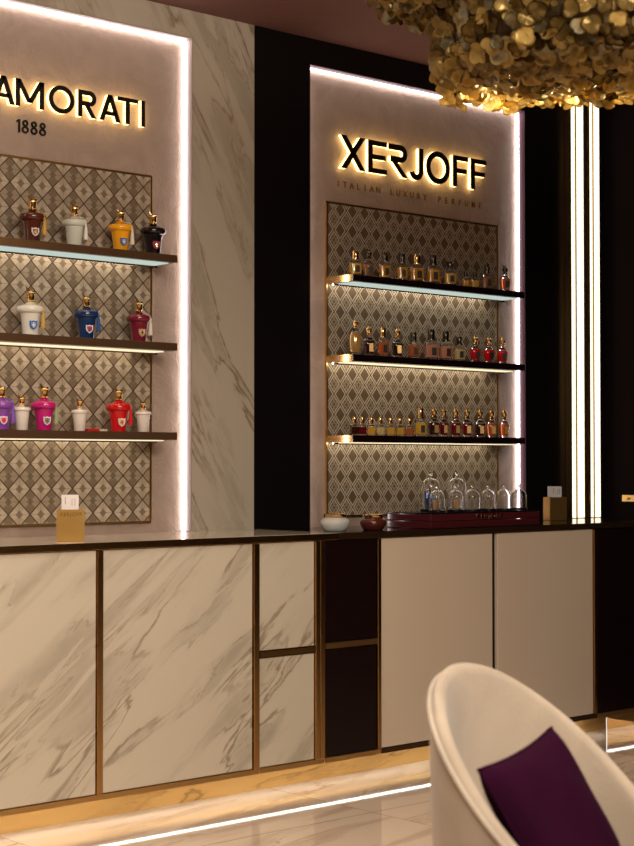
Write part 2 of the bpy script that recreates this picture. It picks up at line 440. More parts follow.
us = {'a2': (0, 13), 'M': (14.2, 42.5), 'O': (47.5, 73), 'R': (77, 95), 'a3': (98.5, 119.5), 'T': (116.5, 137), 'I': (140.8, 144)}
z1, h1 = 2.582-2.48, .104
def xu(u): return XU(u, YS)-cx
for ch, (a, b) in (('M', us['M']), ('O', us['O']), ('R', us['R']), ('A', us['a3']), ('T', us['T'])):
    put_letter(ch, xu(a), xu(b), z1, h1, .155, YS, s1, 0)
put_letter('I', xu(140.6), xu(140.6)+.0165, z1, h1, .155, YS, s1, 0)
xa = xu(13.3); put_letter('A', xa-.098, xa, z1, h1, .155, YS, s1, 0)
put_letter('S', xa-.18, xa-.115, z1, h1, .155, YS, s1, 0); put_letter('A', xa-.29, xa-.195, z1, h1, .155, YS, s1, 0)
put_letter('C', xa-.40, xa-.30, z1, h1, .155, YS, s1, 0)
x = xu(16.3)+.006
for ch, wd in (('1', .015), ('8', .030), ('8', .030), ('8', .030)):
    put_letter(ch, x, x+wd, 0.007, .050, .125, YS, s1, 0, lit=False).location.y = .018; x += wd+.008
cx2 = (N2[0]+N2[1])/2
s2 = thing('brand_sign', 'backlit black letters reading XERJOFF above a small gold tagline on the right plaster recess', 'sign', (cx2, YR, 2.46))
def xv(u): return XU(u, YS)-cx2
for ch, a, b in (('X', 341.3, 365.3), ('E', 368.5, 387.2), ('r', 388.8, 407.5), ('J', 410, 423.6), ('O', 426.8, 450.4), ('F', 453.6, 468.6), ('F', 471.6, 487)):
    put_letter(ch, xv(a), xv(b), 2.549-2.46, .148, .16, YS, s2, 0)
for wd_, ua, ub in (('ITALIAN', 339.5, 384), ('LUXURY', 393, 431), ('PERFUME', 441, 486)):
    xa_, xb_ = xv(ua), xv(ub); st = (xb_-xa_)/(len(wd_)-.35)
    for k, c_ in enumerate(wd_):
        text_part('tagline_letter', c_, .038, M['bronze_text'], s2, (xa_+st*(k+.33), -.004, .008), (R(90), 0, 0))

# ---------------- cabinets and worktop ----------------
def XC(u): return XU(u, YC)
ZB, ZDT = .090, .936       # door bottom and top
def cabinet(name, label, u0, u1, door_mat, bars=(), split=None, body_mat=None, cat='cabinet', xend=None):
    x0, x1 = XC(u0) if u0 is not None else -1.3, (XC(u1) if u1 else xend)
    t = thing(name, label, cat, (x0, YC, 0)); W = x1-x0
    bm = B(); box(bm, 0, W, .022, YW-YC-.004, .118, ZT-.026); obj('body', bm, M['lacquer'], t)
    bm = B(); box(bm, 0, W, .0, .014, .068, ZB-.003); box(bm, 0, W, .0145, .021, .0735, .117); obj('bottom_rail', bm, body_mat or M['brass_soft'], t)
    return t, x0, W
def door(t, nm, a, b, z0, z1, m, label=None):
    bm = B(); box(bm, a, b, .002, .0215, z0, z1, .002, 1); return obj(nm, bm, m, t, label=label)
def vbar(t, a, b, m=None, y=-.004):
    bm = B(); box(bm, a, b, y, .0215, ZB-.002, ZDT, .0015, 1); return obj('brass_bar', bm, m or M['brass'], t)
g_ = .0035
t, x0, W = cabinet('cabinet', 'large marble-fronted cabinet door cut off by the left picture edge', None, 103.5, 'marble_door')
xx = XC(97)-x0; vbar(t, xx+g_, XC(103.5)-x0); door(t, 'door', XC(-60)-x0, xx, ZB, ZDT, M['marble_door'])
door(t, 'door', .01, XC(-60)-x0-.012, ZB, ZDT, M['marble_door'])
t, x0, W = cabinet('cabinet', 'wide marble-fronted cabinet between two upright brass bars, below the marble wall', 103.8, 259.5, 'marble_door')
door(t, 'door', .003, XC(253)-x0, ZB, ZDT, M['marble_door']); vbar(t, XC(253.6)-x0+g_/2, W-.001)
t, x0, W = cabinet('drawer_cabinet', 'narrow marble-fronted cabinet with two stacked drawers split by a brass strip', 260, 324.5, 'marble_door')
XS = XC(314.5)-x0
ZM0, ZM1 = .500, .530
door(t, 'drawer_front', .003, XS, ZB, ZM0, M['marble_door']); door(t, 'drawer_front', .003, XS, ZM1, ZDT, M['marble_door'])
bm = B(); box(bm, .001, XS, -.002, .0215, ZM0+.005, ZM1-.004); obj('brass_strip', bm, M['brass'], t)
vbar(t, XS+.003, XC(319.2)-x0, y=-.006); vbar(t, XC(319.8)-x0, W-.001, y=-.006)
t, x0, W = cabinet('drawer_cabinet', 'near-black lacquered cabinet with two stacked drawers split by a brass strip', 325, 381, 'lacquer')
XS = XC(376.8)-x0
door(t, 'drawer_front', .003, XS, ZB, .508, M['lacquer']); door(t, 'drawer_front', .003, XS, .538, ZDT, M['lacquer'])
bm = B(); box(bm, .001, XS, -.003, .0215, .512, .535); obj('brass_strip', bm, M['brass_soft'], t)
vbar(t, XS+.003, W-.001)
t, x0, W = cabinet('cabinet', 'cream lacquered cabinet behind the armchair, left of the two cream doors', 381.2, 497, 'cream', body_mat=M['dark_brass'])
door(t, 'door', .002, XC(492.5)-x0, ZB, ZDT, M['cream']); bm = B(); box(bm, XC(492.8)-x0, W-.005, .014, .0215, ZB, ZDT); obj('shadow_gap', bm, M['black'], t)
t, x0, W = cabinet('cabinet', 'cream lacquered cabinet right of the narrow dark gap, partly behind the armchair rim', 497.2, 596, 'cream', body_mat=M['dark_brass'])
door(t, 'door', .002, XC(592.6)-x0, ZB, ZDT, M['cream']); vbar(t, XC(593.2)-x0, W-.001)
t, x0, W = cabinet('drawer_cabinet', 'near-black drawer cabinet at the right picture edge, beside the cream doors', 596.3, None, 'lacquer', xend=XE-.002)
door(t, 'drawer_front', .003, W-.003, ZB, .503, M['lacquer']); door(t, 'drawer_front', .003, W-.003, .512, ZDT, M['lacquer'])
bm = B(); box(bm, .004, W-.003, .010, .0215, .505, .510); obj('brass_strip', bm, M['dark_brass'], t)
XM = XD+.02
for x0, x1, m, e, lab in ((-1.3, XM, M['marble_top'], M['brass'], 'polished marble worktop with a brass front edge under the left display'),
                          (XM+.001, XE-.002, M['black_gloss'], M['dark_brass'], 'glossy near-black worktop carrying the jars and glass domes')):
    t = thing('worktop', lab, 'countertop', (x0, YC, ZT-.026)); L = x1-x0
    bm = B(); box(bm, 0, L, .0, YW-YC-.002, .001, .026, .0015, 1); obj('slab', bm, m, t)
    bm = B(); box(bm, 0, L, -.006, -.0005, 0, .0255, .001, 1); obj('front_edge', bm, e, t)
t = thing('cabinet_plinth', 'recessed gold plinth lit from above, running along the floor below all the cabinets', 'plinth', (0, YC+.097, FL))
bm = B(); box(bm, -1.3, XE-.003, 0, .3, 0, .0673-FL); obj('kick_board', bm, M['gold_plinth'], t)
bm = B(); box(bm, -1.3, XU(601, YC), -.083, -.074, .0655-FL, .0677-FL); obj('strip_light', bm, M['led_foot'], t)

# ---------------- tall tube lights at the corner ----------------
def tube_light(u0, u1, label):
    Yl = YW-.03
    x0, x1 = XU(u0, Yl), XU(u1, Yl); W = x1-x0
    t = thing('tube_light', label, 'wall light', (x0, Yl, ZT), group='upright corner lights')
    Hh = ZC-ZT-.004
    bm = B(); box(bm, 0, W, .012, .028, .001, Hh); box(bm, 0, .012, -.004, .012, .001, Hh); box(bm, W*.42, W*.50, -.002, .012, .001, Hh)
    obj('housing', bm, M['brass'], t)
    for a, b in ((.014, W*.42-.001), (W*.50+.001, W)):
        bm = B(); lathe(bm, [((b-a)/2, .003), ((b-a)/2, Hh-.003)], 16, ((a+b)/2, 0.004, 0), sq=6, sy=.3); obj('diffuser', bm, M['lamp'], t)
    return t
tube_light(570, 584.2, 'left of the two tall glowing upright lights at the dark corner')
tube_light(588.6, 600.3, 'right of the two tall glowing upright lights, beside the room corner')
t = thing('door_handle', 'small brass plate on the dark side wall right of the tall lights', 'handle', (XE, 5.09, 1.045))
bm = B(); box(bm, -.012, -.001, -.04, .04, 0, .035, .003); obj('plate', bm, M['brass_soft'], t)
bm = B(); tube(bm, [(-.012, 0, .017), (-.026, 0, .017)], .006); obj('spindle', bm, M['brass_soft'], t)

# ---------------- perfume bottles: pot-shaped ones ----------------
def shield(bm, s, y0, y1, cx=0, cz=0):
    pts = [(-.5, .55), (-.25, .48), (0, .58), (.25, .48), (.5, .55), (.5, 0), (.36, -.34), (0, -.6), (-.36, -.34), (-.5, 0)]
    prism(bm, [(cx+a*s, cz+b*s) for a, b in pts], y0, y1)
def glossy(nm, col, trans=0, rough=.12, es=0): return P(nm, col, rough, 0, trans, 1.45, coat=.6)
def pot_bottle(label, u, z, mats, scale=1.0, lid_small=False, tassel=None, badge=None, Y=5.17, liquid=None, group='pot-shaped perfume bottles', rot=-14):
    x = XU(u, Y); scale *= 1.06
    t = thing('perfume_bottle', label, 'perfume bottle', (x, Y, z), R(rot), group); s = scale
    if not lid_small:
        prof = [(.024, 0), (.027, .003), (.029, .03), (.033, .062), (.036, .074), (.043, .077), (.048, .083), (.0485, .090), (.046, .097), (.038, .101), (.026, .104), (.015, .110), (.012, .113)]
    else:
        prof = [(.024, 0), (.026, .003), (.031, .06), (.034, .083), (.039, .086), (.040, .093), (.038, .099), (.024, .102), (.012, .105), (.011, .110)]
    bm = B(); lathe(bm, [(r*s, q*s) for r, q in prof], 32); obj('body', bm, mats, t, True)
    if liquid:
        bm = B(); lathe(bm, [(.021*s, .006*s), (.025*s, .03*s), (.029*s, .062*s), (.028*s, .066*s)], 24); obj('liquid', bm, liquid, t, True)
    c0 = .1135 if not lid_small else .1105; k = 1.0 if not lid_small else .85
    bm = B()
    lathe(bm, [(.0155*s, c0*s), (.017*s, (c0+.003)*s), (.0125*s, (c0+.007)*s), (.0135*s, (c0+.022*k)*s), (.0155*s, (c0+.026*k)*s), (.0155*s, (c0+.029*k)*s), (.011*s, (c0+.034*k)*s), (.006*s, (c0+.036*k)*s)], 18)
    # swept horn of the ornate cap
    tube(bm, [(-.004*s, 0, (c0+.030*k)*s), (-.011*s, 0, (c0+.040*k)*s), (-.016*s, 0, (c0+.052*k)*s)], [.006*s, .0045*s, .002*s], 8)
    tube(bm, [(.002*s, 0, (c0+.03*k)*s), (.008*s, 0, (c0+.036*k)*s), (.014*s, 0, (c0+.038*k)*s)], [.006*s, .005*s, .003*s], 8)
    obj('cap', bm, M['gold'], t, True)
    if tassel:
        bm = B(); tube(bm, [(.010*s, -.010*s, .112*s), (.024*s, -.030*s, .106*s), (.030*s, -.038*s, .094*s), (.031*s, -.040*s, .080*s)], .0013*s, 6)
        lathe(bm, [(.001*s, .084*s), (.0045*s, .080*s), (.0035*s, .075*s), (.0055*s, .068*s), (.0085*s, .026*s), (.008*s, .024*s)], 12, (.031*s, -.040*s, 0)); obj('tassel', bm, tassel, t, True)
    if badge:
        bm = B(); shield(bm, .026*s, -.0345*s, -.030*s, 0, .034*s); b = obj('crest', bm, badge[0], t)
        bm = B(); shield(bm, .019*s, -.0355*s, -.0346*s, 0, .034*s); obj('crest_field', bm, badge[1], b)
        bm = B(); box(bm, -.006*s, .006*s, -.0362*s, -.0356*s, .032*s, .036*s); box(bm, -.002*s, .002*s, -.0362*s, -.0356*s, .026*s, .042*s); obj('crest_emblem', bm, badge[2], b)
    return t
WH = P('badge_white', (.8, .78, .75), .4); BL = P('badge_blue', (.02, .08, .38), .4); RD = P('badge_red', (.55, .02, .03), .4); GD = M['gold']
GR = P('badge_green', (.05, .3, .22), .4)
z1, z2, z3 = SZ
pot_bottle('dark brown pot-shaped bottle with an ochre tassel, leftmost on the top left shelf', 31.5, z1, glossy('brown_glass', (.09, .022, .012)), 1, tassel=P('tassel_ochre', (.6, .33, .06), .8), badge=(WH, P('badge_brown', (.25, .06, .03)), GD))
pot_bottle('frosted clear pot-shaped bottle with a white ribbon on the top left shelf', 73.5, z1, glossy('frost_glass', (.66, .68, .60)), .96, tassel=P('ribbon_white', (.85, .83, .78), .7), liquid=None)
pot_bottle('bright yellow-orange pot-shaped bottle with a blue crest on the top left shelf', 120, z1, glossy('yellow_glass', (.95, .42, .015)), .98, tassel=P('ribbon_cream', (.85, .78, .6), .7), badge=(BL, P('badge_sky', (.1, .25, .6)), WH))
pot_bottle('black pot-shaped bottle with a small coloured crest, rightmost on the top left shelf', 152.5, z1, glossy('black_glass', (.008, .008, .010)), 1, badge=(RD, BL, GD))
pot_bottle('white pot-shaped bottle with a blue crest and gold tassel on the middle left shelf', 30, z2, glossy('milk_glass', (.78, .76, .68)), 1.04, tassel=P('tassel_gold', (.55, .36, .1), .8), badge=(BL, P('badge_sky2', (.12, .3, .6)), WH))
pot_bottle('deep blue pot-shaped bottle with a white and red crest on the middle left shelf', 86, z2, glossy('navy_glass', (.008, .035, .13)), 1.0, tassel=P('tassel_blue', (.02, .1, .3), .8), badge=(WH, RD, BL))
pot_bottle('burgundy pot-shaped bottle with a white tassel, rightmost on the middle left shelf', 138.5, z2, glossy('burgundy_glass', (.20, .012, .035)), .98, tassel=P('tassel_white', (.8, .75, .68), .8), badge=(P('badge_tan', (.5, .33, .16)), P('badge_tan2', (.62, .45, .26)), GD))
pot_bottle('purple pot-shaped bottle with a violet tassel, cut off by the left picture edge', 1, z3, glossy('purple_glass', (.26, .07, .42)), .97, tassel=P('tassel_violet', (.22, .08, .5), .8), badge=(WH, P('badge_pink', (.8, .1, .25)), RD))
wg = glossy('white_glass', (.85, .77, .70))
pot_bottle('small milky white pot between the purple and magenta bottles', 21.5, z3, wg, .80, lid_small=True, group='small white pots')
pot_bottle('magenta pot-shaped bottle with a grey-green tassel on the lowest left shelf', 44, z3, glossy('magenta_glass', (.55, .012, .19)), 1.0, tassel=P('tassel_green', (.32, .38, .2), .8), badge=(WH, GR, RD))
pot_bottle('small milky white pot between the magenta bottle and the flat red case', 79.5, z3, wg, .76, lid_small=True, group='small white pots')
pot_bottle('bright red pot-shaped bottle with a white crest on the lowest left shelf', 118.5, z3, glossy('red_glass', (.62, .008, .012)), 1.0, tassel=P('tassel_red', (.6, .01, .02), .8), badge=(WH, P('badge_straw', (.75, .5, .25)), RD))
pot_bottle('small milky white pot at the right end of the lowest left shelf', 143, z3, wg, .76, lid_small=True, group='small white pots')
x = XU(96, 5.17)
t = thing('slim_case', 'flat red and cream case lying between the white pot and the red bottle', 'case', (x, 5.17, z3))
bm = B(); box(bm, -.045, .010, -.012, .012, .0005, .010, .002); obj('case_body', bm, P('case_red', (.6, .01, .015), .3), t)
bm = B(); box(bm, .0105, .045, -.011, .011, .0005, .009, .002); obj('case_tip', bm, P('case_cream', (.7, .6, .42), .4), t, label='cream end of the case')

# ---------------- perfume bottles: glass ones on the right ----------------
LQ = {k: P('liquid_'+k, c, .05, 0, .55, 1.36, coat=.6) for k, c in dict(amber=(1, .50, .05), honey=(1, .62, .08), pale=(.95, .78, .36), dark=(.07, .015, .008), rust=(.75, .20, .06), rose=(.9, .42, .28), wine=(.25, .01, .015), brown=(.5, .24, .08)).items()}
LQ['brass_gold'] = P('liquid_gold', (.75, .48, .18), .12, .35, .4, 1.4, coat=.6)
LQ['red'] = P('liquid_red', (.70, .006, .010), .08, 0, .15, 1.36, coat=.5)
CAPD = P('cap_dark', (.10, .085, .06), .2, .9); CAPG = M['gold']; LAB = P('label_black', (.01, .009, .008), .5); LABG = P('label_gold', (.55, .36, .14), .35, .8)
PROTO = {}
def glass_bottle(kind, hgt, wid, liq, cap, lab):
    key = (kind, round(hgt, 3), round(wid, 3), liq, cap.name, lab)
    if key in PROTO: return PROTO[key], True
    t = thing('perfume_bottle', '', 'perfume bottle'); r = wid/2
    if kind == 'square':
        bh = hgt*.60; g = [(r*.92, 0), (r, .003), (r, bh*.88), (r*.9, bh*.96), (r*.35, bh), (r*.32, bh+.006)]; sq, sy = 5, .75; cr = r*.58
    elif kind == 'round':
        bh = hgt*.60; g = [(r*.62, 0), (r*.75, .003), (r*.82, bh*.25), (r, bh*.6), (r*.97, bh*.78), (r*.7, bh*.93), (r*.34, bh), (r*.3, bh+.006)]; sq, sy = 2.6, .8; cr = r*.52
    elif kind == 'oval':
        bh = hgt*.72; g = [(r*.6, 0), (r*.7, .003), (r*.95, bh*.35), (r, bh*.6), (r*.85, bh*.82), (r*.4, bh), (r*.25, bh+.006)]; sq, sy = 2.2, .7; cr = r*.36
    else:
        bh = hgt*.56; g = [(r*.95, 0), (r, .002), (r, bh*.9), (r*.8, bh), (r*.3, bh+.002)]; sq, sy = 6, .9; cr = r*.56
    bot, lev = hgt*.07, bh*.80 if kind != 'oval' else bh*.9
    def rad(z):
        for (a, p), (b, q) in zip(g, g[1:]):
            if p <= z <= q: return a+(b-a)*(z-p)/(q-p)
        return g[-1][0]
    zs = sorted({p for _, p in g})
    def cut(lo, hi): return [(rad(lo), lo)]+[(rad(z), z) for z in zs if lo+1e-4 < z < hi-1e-4]+[(rad(hi), hi)]
    bm = B(); lathe(bm, cut(0, bot-.0003), 24, sq=sq, sy=sy); obj('glass_foot', bm, M['glass'], t, True)
    bm = B(); lathe(bm, cut(lev+.0003, bh+.006-1e-5), 24, sq=sq, sy=sy); obj('glass_shoulder', bm, M['glass'], t, True)
    bm = B(); lathe(bm, cut(bot, lev), 24, sq=sq, sy=sy); obj('filled_body', bm, LQ[liq], t, True)
    bm = B(); c0 = bh+.0065; ch = hgt-c0
    if kind in ('round', 'oval'):
        lathe(bm, [(cr*.8, c0), (cr, c0+ch*.1), (cr*.7, c0+ch*.25), (cr*1.05, c0+ch*.45), (cr*1.1, c0+ch*.7), (cr*.5, c0+ch*.85), (cr*.35, c0+ch)], 14)
        tube(bm, [(-cr*.2, 0, c0+ch*.75), (-cr*.9, 0, c0+ch*1.05)], [cr*.4, cr*.15], 6)
    else:
        lathe(bm, [(cr*1.1, c0), (cr*1.1, c0+ch*.12), (cr*.85, c0+ch*.16), (cr*.95, c0+ch*.5), (cr*.98, c0+ch*.9), (cr*.8, c0+ch)], 14)
    obj('cap', bm, cap, t, True)
    if lab:
        bm = B(); box(bm, -r*.12, r*.62, -r*sy-.0018, -r*sy-.0003, bh*.22, bh*.66); l = obj('label', bm, LABG if lab == 2 else LAB, t)
    PROTO[key] = t
    return t, False
def place_glass(kind, hgt, wid, liq, cap, lab, u, z, label, group, Y=5.15, rz=-30):
    p, used = glass_bottle(kind, hgt, wid, liq, cap, lab)
    t = copy_tree(p) if used else p
    t.location = (XU(u, Y), Y, z); t.rotation_euler = (0, 0, R(rz+random.uniform(-6, 6)))
    t['label'] = label; t['category'] = 'perfume bottle'; t['group'] = group
G1 = 'glass bottles on the top right shelf'; G2 = 'glass bottles on the middle right shelf'; G3 = 'glass bottles on the lowest right shelf'
top = [('square', .108, .052, 'honey', CAPG, 1, 355.5, 'honey-coloured square bottle at the left end of the top right shelf'),
 ('round', .122, .048, 'brown', CAPD, 1, 369, 'slender brownish glass bottle with a dark cap, second from left on the top right shelf'),
 ('square', .116, .050, 'amber', CAPD, 1, 385, 'amber square bottle with a dark cap, third from left on the top right shelf'),
 ('square', .120, .046, 'amber', CAPD, 1, 402.5, 'half-filled amber bottle with a grey cap left of the widest top-shelf bottle'),
 ('square', .125, .060, 'amber', CAPG, 1, 417, 'widest amber bottle on the top right shelf, with a pale blue label spot'),
 ('square', .132, .056, 'amber', CAPD, 1, 433.5, 'tall clear-shouldered amber bottle right of the widest top-shelf bottle'),
 ('square', .112, .054, 'honey', CAPD, 1, 450.5, 'yellow-filled bottle just left of the two tiny top-shelf bottles'),
 ('mini', .074, .034, 'amber', CAPD, 0, 466, 'tiny orange-filled bottle, left of the tiny pair on the top right shelf'),
 ('mini', .074, .036, 'honey', CAPD, 0, 475.5, 'tiny yellow-filled bottle, right of the tiny pair on the top right shelf'),
 ('square', .118, .048, 'brown', CAPD, 1, 487.5, 'brown-filled bottle right of the tiny pair on the top right shelf'),
 ('round', .122, .050, 'rust', CAPD, 1, 505.5, 'rust-coloured bottle at the right end of the top right shelf')]
mid = [('oval', .155, .056, 'brass_gold', CAPG, 0, 355.5, 'tall oval gold bottle at the left end of the middle right shelf'),
 ('round', .135, .050, 'dark', CAPG, 2, 369, 'dark round bottle between the tall oval one and the orange-red one'),
 ('square', .130, .048, 'rust', CAPG, 1, 383, 'orange-red bottle with a gold cap between two dark bottles'),
 ('round', .132, .050, 'dark', CAPG, 2, 397.5, 'dark round bottle right of the orange-red one on the middle right shelf'),
 ('square', .118, .046, 'rust', CAPD, 1, 414, 'small rust-filled bottle with a grey cap at the middle of the middle right shelf'),
 ('square', .136, .058, 'rose', CAPD, 1, 431.5, 'large rosy bottle with a dark cap, left of the rosy pair on the middle shelf'),
 ('square', .134, .054, 'rose', CAPD, 1, 446, 'rosy bottle with a dark cap, right of the rosy pair on the middle shelf'),
 ('square', .114, .048, 'pale', CAPD, 1, 459.5, 'pale golden bottle with a dark cap left of the three red bottles'),
 ('round', .124, .050, 'red', CAPG, 1, 475.5, 'leftmost of the three bright red bottles on the middle right shelf'),
 ('round', .124, .050, 'red', CAPG, 1, 489, 'middle one of the three bright red bottles on the middle right shelf'),
 ('round', .126, .050, 'red', CAPG, 1, 502.5, 'rightmost of the three bright red bottles on the middle right shelf')]
low = []
for u, l, d in ((354.5, 'dark', 'tiny near-black bottle at the left end of the lowest right shelf'), (362.3, 'wine', 'tiny wine-red bottle beside the near-black one on the lowest right shelf'),
                (371.3, 'honey', 'tiny orange-gold bottle right of the tiny wine-red one'), (380.5, 'pale', 'tiny pale yellow bottle, fourth from left on the lowest right shelf'),
                (390.5, 'honey', 'tiny golden bottle right of the pale yellow one'), (399.7, 'honey', 'tiny golden bottle left of the tiny rust-coloured one'),
                (409.3, 'rust', 'tiny rust-coloured bottle beside the tall golden bottle')):
    low.append(('mini', .082, .034, l, CAPG, 0, u, d))
low.append(('square', .126, .050, 'honey', CAPG, 1, 420.5, 'tall golden bottle between the tiny bottles and the dark ones'))
for k, u in enumerate((434, 443.8, 455.5, 467, 480, 491.5, 504)):
    low.append(('round', .132, .050 if k != 1 else .042, ('dark', 'wine', 'wine', 'wine', 'dark', 'rust', 'rust')[k], CAPG, 2, u,
                '%s of seven dark amber bottles on the lowest right shelf' % ('leftmost', 'second from left', 'third from left', 'middle one', 'third from right', 'second from right', 'rightmost')[k]))
for lst, z, gp in ((top, z1, G1), (mid, z2, G2), (low, z3, G3)):
    for a in lst: place_glass(a[0], a[1], a[2], a[3], a[4], a[5], a[6], z, a[7], gp)

# ---------------- things on the worktop ----------------
def jar(x, y, r, h, body, label, m):
    t = thing('lidded_jar', label, 'jar', (x, y, ZT)); s = r/.061
    bm = B(); lathe(bm, [(.040*s, 0), (.046*s, .002), (.056*s, .018*s), (.061*s, .032*s), (.060*s, .042*s), (.052*s, .050*s), (.044*s, .053*s), (.043*s, .056*s)], 36); obj('body', bm, m, t, True)
    bm = B(); lathe(bm, [(.045*s, .0565*s), (.046*s, .058*s), (.046*s, .070*s), (.044*s, .0715*s), (0, .072*s)], 36); obj('lid', bm, M['gold'], t, True, label='gold lid')
jar(4.44, 4.88, .061, .07, None, 'frosted white glass jar with a gold lid on the dark worktop', P('frosted_glass', (.80, .80, .76), .3, 0, .25))
jar(4.635, 4.86, .056, .07, None, 'dark reddish-brown jar with a gold lid beside the wine-coloured case', P('brown_jar', (.10, .02, .012), .12, coat=.5))
TX0, TX1, TY0, TY1, TZ = 4.88, 5.577, 4.765, 5.03, .067
t = thing('display_case', 'wine-red lacquered box with a black tray top under the glass domes', 'display box', (TX0, TY0, ZT))
bm = B(); box(bm, 0, TX1-TX0, 0, TY1-TY0, .0005, .031, .003); obj('lower_box', bm, M['wine'], t)
bm = B(); box(bm, 0, TX1-TX0, 0, TY1-TY0, .0325, TZ-.006, .003); obj('upper_box', bm, M['wine'], t)
bm = B(); box(bm, .004, TX1-TX0-.004, .004, TY1-TY0-.004, TZ-.0055, TZ, .001, 1); obj('tray_top', bm, M['black_gloss'], t)
text_part('logo', 'XERJOFF', .028, M['gold'], t, ((TX1-TX0)*.52, -.001, .038), (R(90), 0, 0), 1.3, .17)
def dome(X, Y, r, h, label, group, inner=None):
    t = thing('glass_dome', label, 'glass dome', (X, Y, ZT+TZ), group=group)
    bm = B(); lathe(bm, [(r*.98, .0005), (r*1.0, .002), (r*1.0, .009), (r*.96, .010)], 32); obj('base', bm, M['black_gloss'], t, True)
    prof = []; zk = h-r*.42; hb = zk-r
    o_ = [(r*.93, .0105)]+[(r*.93, .011+ (hb-.011)*k/3) for k in range(1, 4)]+[(r*.93*math.cos(R(a)), hb+r*.93*math.sin(R(a))) for a in range(10, 90, 10)]+[(0, hb+r*.93)]
    q = .0022; i_ = [(max(a-q, 0), min(b, hb+r*.93-q) if a == 0 else (b if b <= hb else hb+(b-hb)*(1-q/(r*.93)))) for a, b in o_]; i_[-1] = (0, hb+r*.93-q)
    bm = B(); lathe(bm, o_, 32)
    bm2 = o_ + i_[::-1]
    bm.free(); bm = B(); n = 32; rings = []
    for rr, z in bm2:
        rings.append([bm.verts.new((0, 0, z))] if rr < 1e-6 else [bm.verts.new((rr*math.cos(2*math.pi*i/n), rr*math.sin(2*math.pi*i/n), z)) for i in range(n)])
    def join(a, b):
        for i in range(n):
            j = (i+1) % n
            if len(a) == 1: bm.faces.new((a[0], b[i], b[j]))
            elif len(b) == 1: bm.faces.new((a[i], a[j], b[0]))
            else: bm.faces.new((a[i], a[j], b[j], b[i]))
    for a, b in zip(rings, rings[1:]):
        if len(a) == 1 and len(b) == 1: continue
        join(a, b)
    join(rings[-1], rings[0])
    obj('cloche', bm, M['glass'], t, True)
    bm = B(); k = r*.22; zb = hb+r*.93+.0005
    lathe(bm, [(0, zb), (k*.5, zb+.0005), (k*.4, zb+k*.6), (k*.8, zb+k*1.0), (k, zb+k*1.6), (k*.8, zb+k*2.2), (0, zb+k*2.6)], 16); obj('knob', bm, M['glass'], t, True)
    return t
YA, YB = 4.965, 4.835
dome(XU(430.5, YA), YA, .046, .168, 'large glass dome over a blue bottle, rear left on the wine-red box', 'glass domes')
dome(XU(456.5, YA), YA, .046, .168, 'large empty glass dome at the rear, right of the one over the blue bottle', 'glass domes')
for k, u in enumerate((437, 455.5, 472, 488, 503.5, 519)):
    dome(XU(u, YB), YB, .037, .113, '%s of the six small glass domes in front' % ('leftmost', 'second from left', 'third from left', 'third from right', 'second from right', 'rightmost')[k], 'glass domes')
xq = XU(429, YA)
t = thing('perfume_bottle', 'dark blue bottle standing inside the large left glass dome', 'perfume bottle', (xq, YA, ZT+TZ+.011), R(-30))
bm = B(); box(bm, -.018, .018, -.012, .012, 0, .070, .003); obj('body', bm, P('blue_glass', (.01, .05, .2), .1, .3), t, True)
bm = B(); box(bm, .001, .015, -.0135, -.0122, .006, .062); obj('stripe', bm, P('blue_stripe', (.02, .3, .7), .3), t, label='bright blue stripe')
bm = B(); lathe(bm, [(.007, .0705), (.007, .086), (.005, .088)], 14); obj('cap', bm, M['chrome'], t, True)
for k, u in enumerate((434, 455)):
    Yk = YB
    t = thing('sample_vial', 'tan sample bottle inside the %s small glass dome' % ('leftmost', 'second')[k], 'sample bottle', (XU(u+1, Yk), Yk, ZT+TZ+.0102), R(-30), 'sample bottles')
    bm = B(); box(bm, -.011, .011, -.007, .007, 0, .042, .002); obj('body', bm, P('tan_vial%d' % k, (.5, .3, .14), .3), t, True)
    bm = B(); lathe(bm, [(.004, .0425), (.004, .052), (.003, .053)], 12); obj('cap', bm, M['gold'], t, True)
def holder(X, Y, rz, label, text):
    t = thing('card_holder', label, 'card holder', (X, Y, ZT), rz); w_, h_, d_ = .049, .112, .028
    bm = B(); q = .004
    box(bm, -w_, w_, -d_, -d_+q, .001, h_); box(bm, -w_, w_, d_-q, d_, .001, h_)
    box(bm, -w_, -w_+q, -d_+q, d_-q, .001, h_); box(bm, w_-q, w_, -d_+q, d_-q, .001, h_); box(bm, -w_+q, w_-q, -d_+q, d_-q, .001, .005)
    obj('box', bm, M['gold2'], t)
    if text: text_part('lettering', 'XERJOFF', .017, M['bronze_text'], t, (0, -d_-.0004, h_-.022), (R(90), 0, 0), 1.15, .078)
    rr = random.Random(3)
    c = thing('card_stack', 'white scent cards standing in the %s' % ('gold card holder' if text else 'right-hand card holder'), 'paper cards', (X, Y, ZT+.006), rz)
    for k in range(6):
        yy = -.016+k*.006; bm = B(); hh = .155+rr.uniform(-.003, .003) if text else .158
        box(bm, -.033+rr.uniform(0, .003), .028, yy, yy+.0012, 0, hh); obj('card', bm, M['card'], c)
    bm = B(); box(bm, -.020, -.018, -.0168, -.0162, .125, .15); box(bm, .004, .0055, -.0168, -.0162, .12, .145); box(bm, .014, .0155, -.0168, -.0162, .12, .145); obj('card_print', bm, M['bronze_text'], c)
    return t
M['gold2'] = P('brushed_gold', (.62, .37, .11), .32, .85); M['card'] = P('card_paper', (.80, .77, .76), .7)
holder(3.175, 4.885, R(-33), 'matte gold card holder with embossed XERJOFF lettering on the marble worktop', True)
holder(6.08, 5.10, R(-14), 'gold card holder standing before the dark wall left of the tall lights', False)

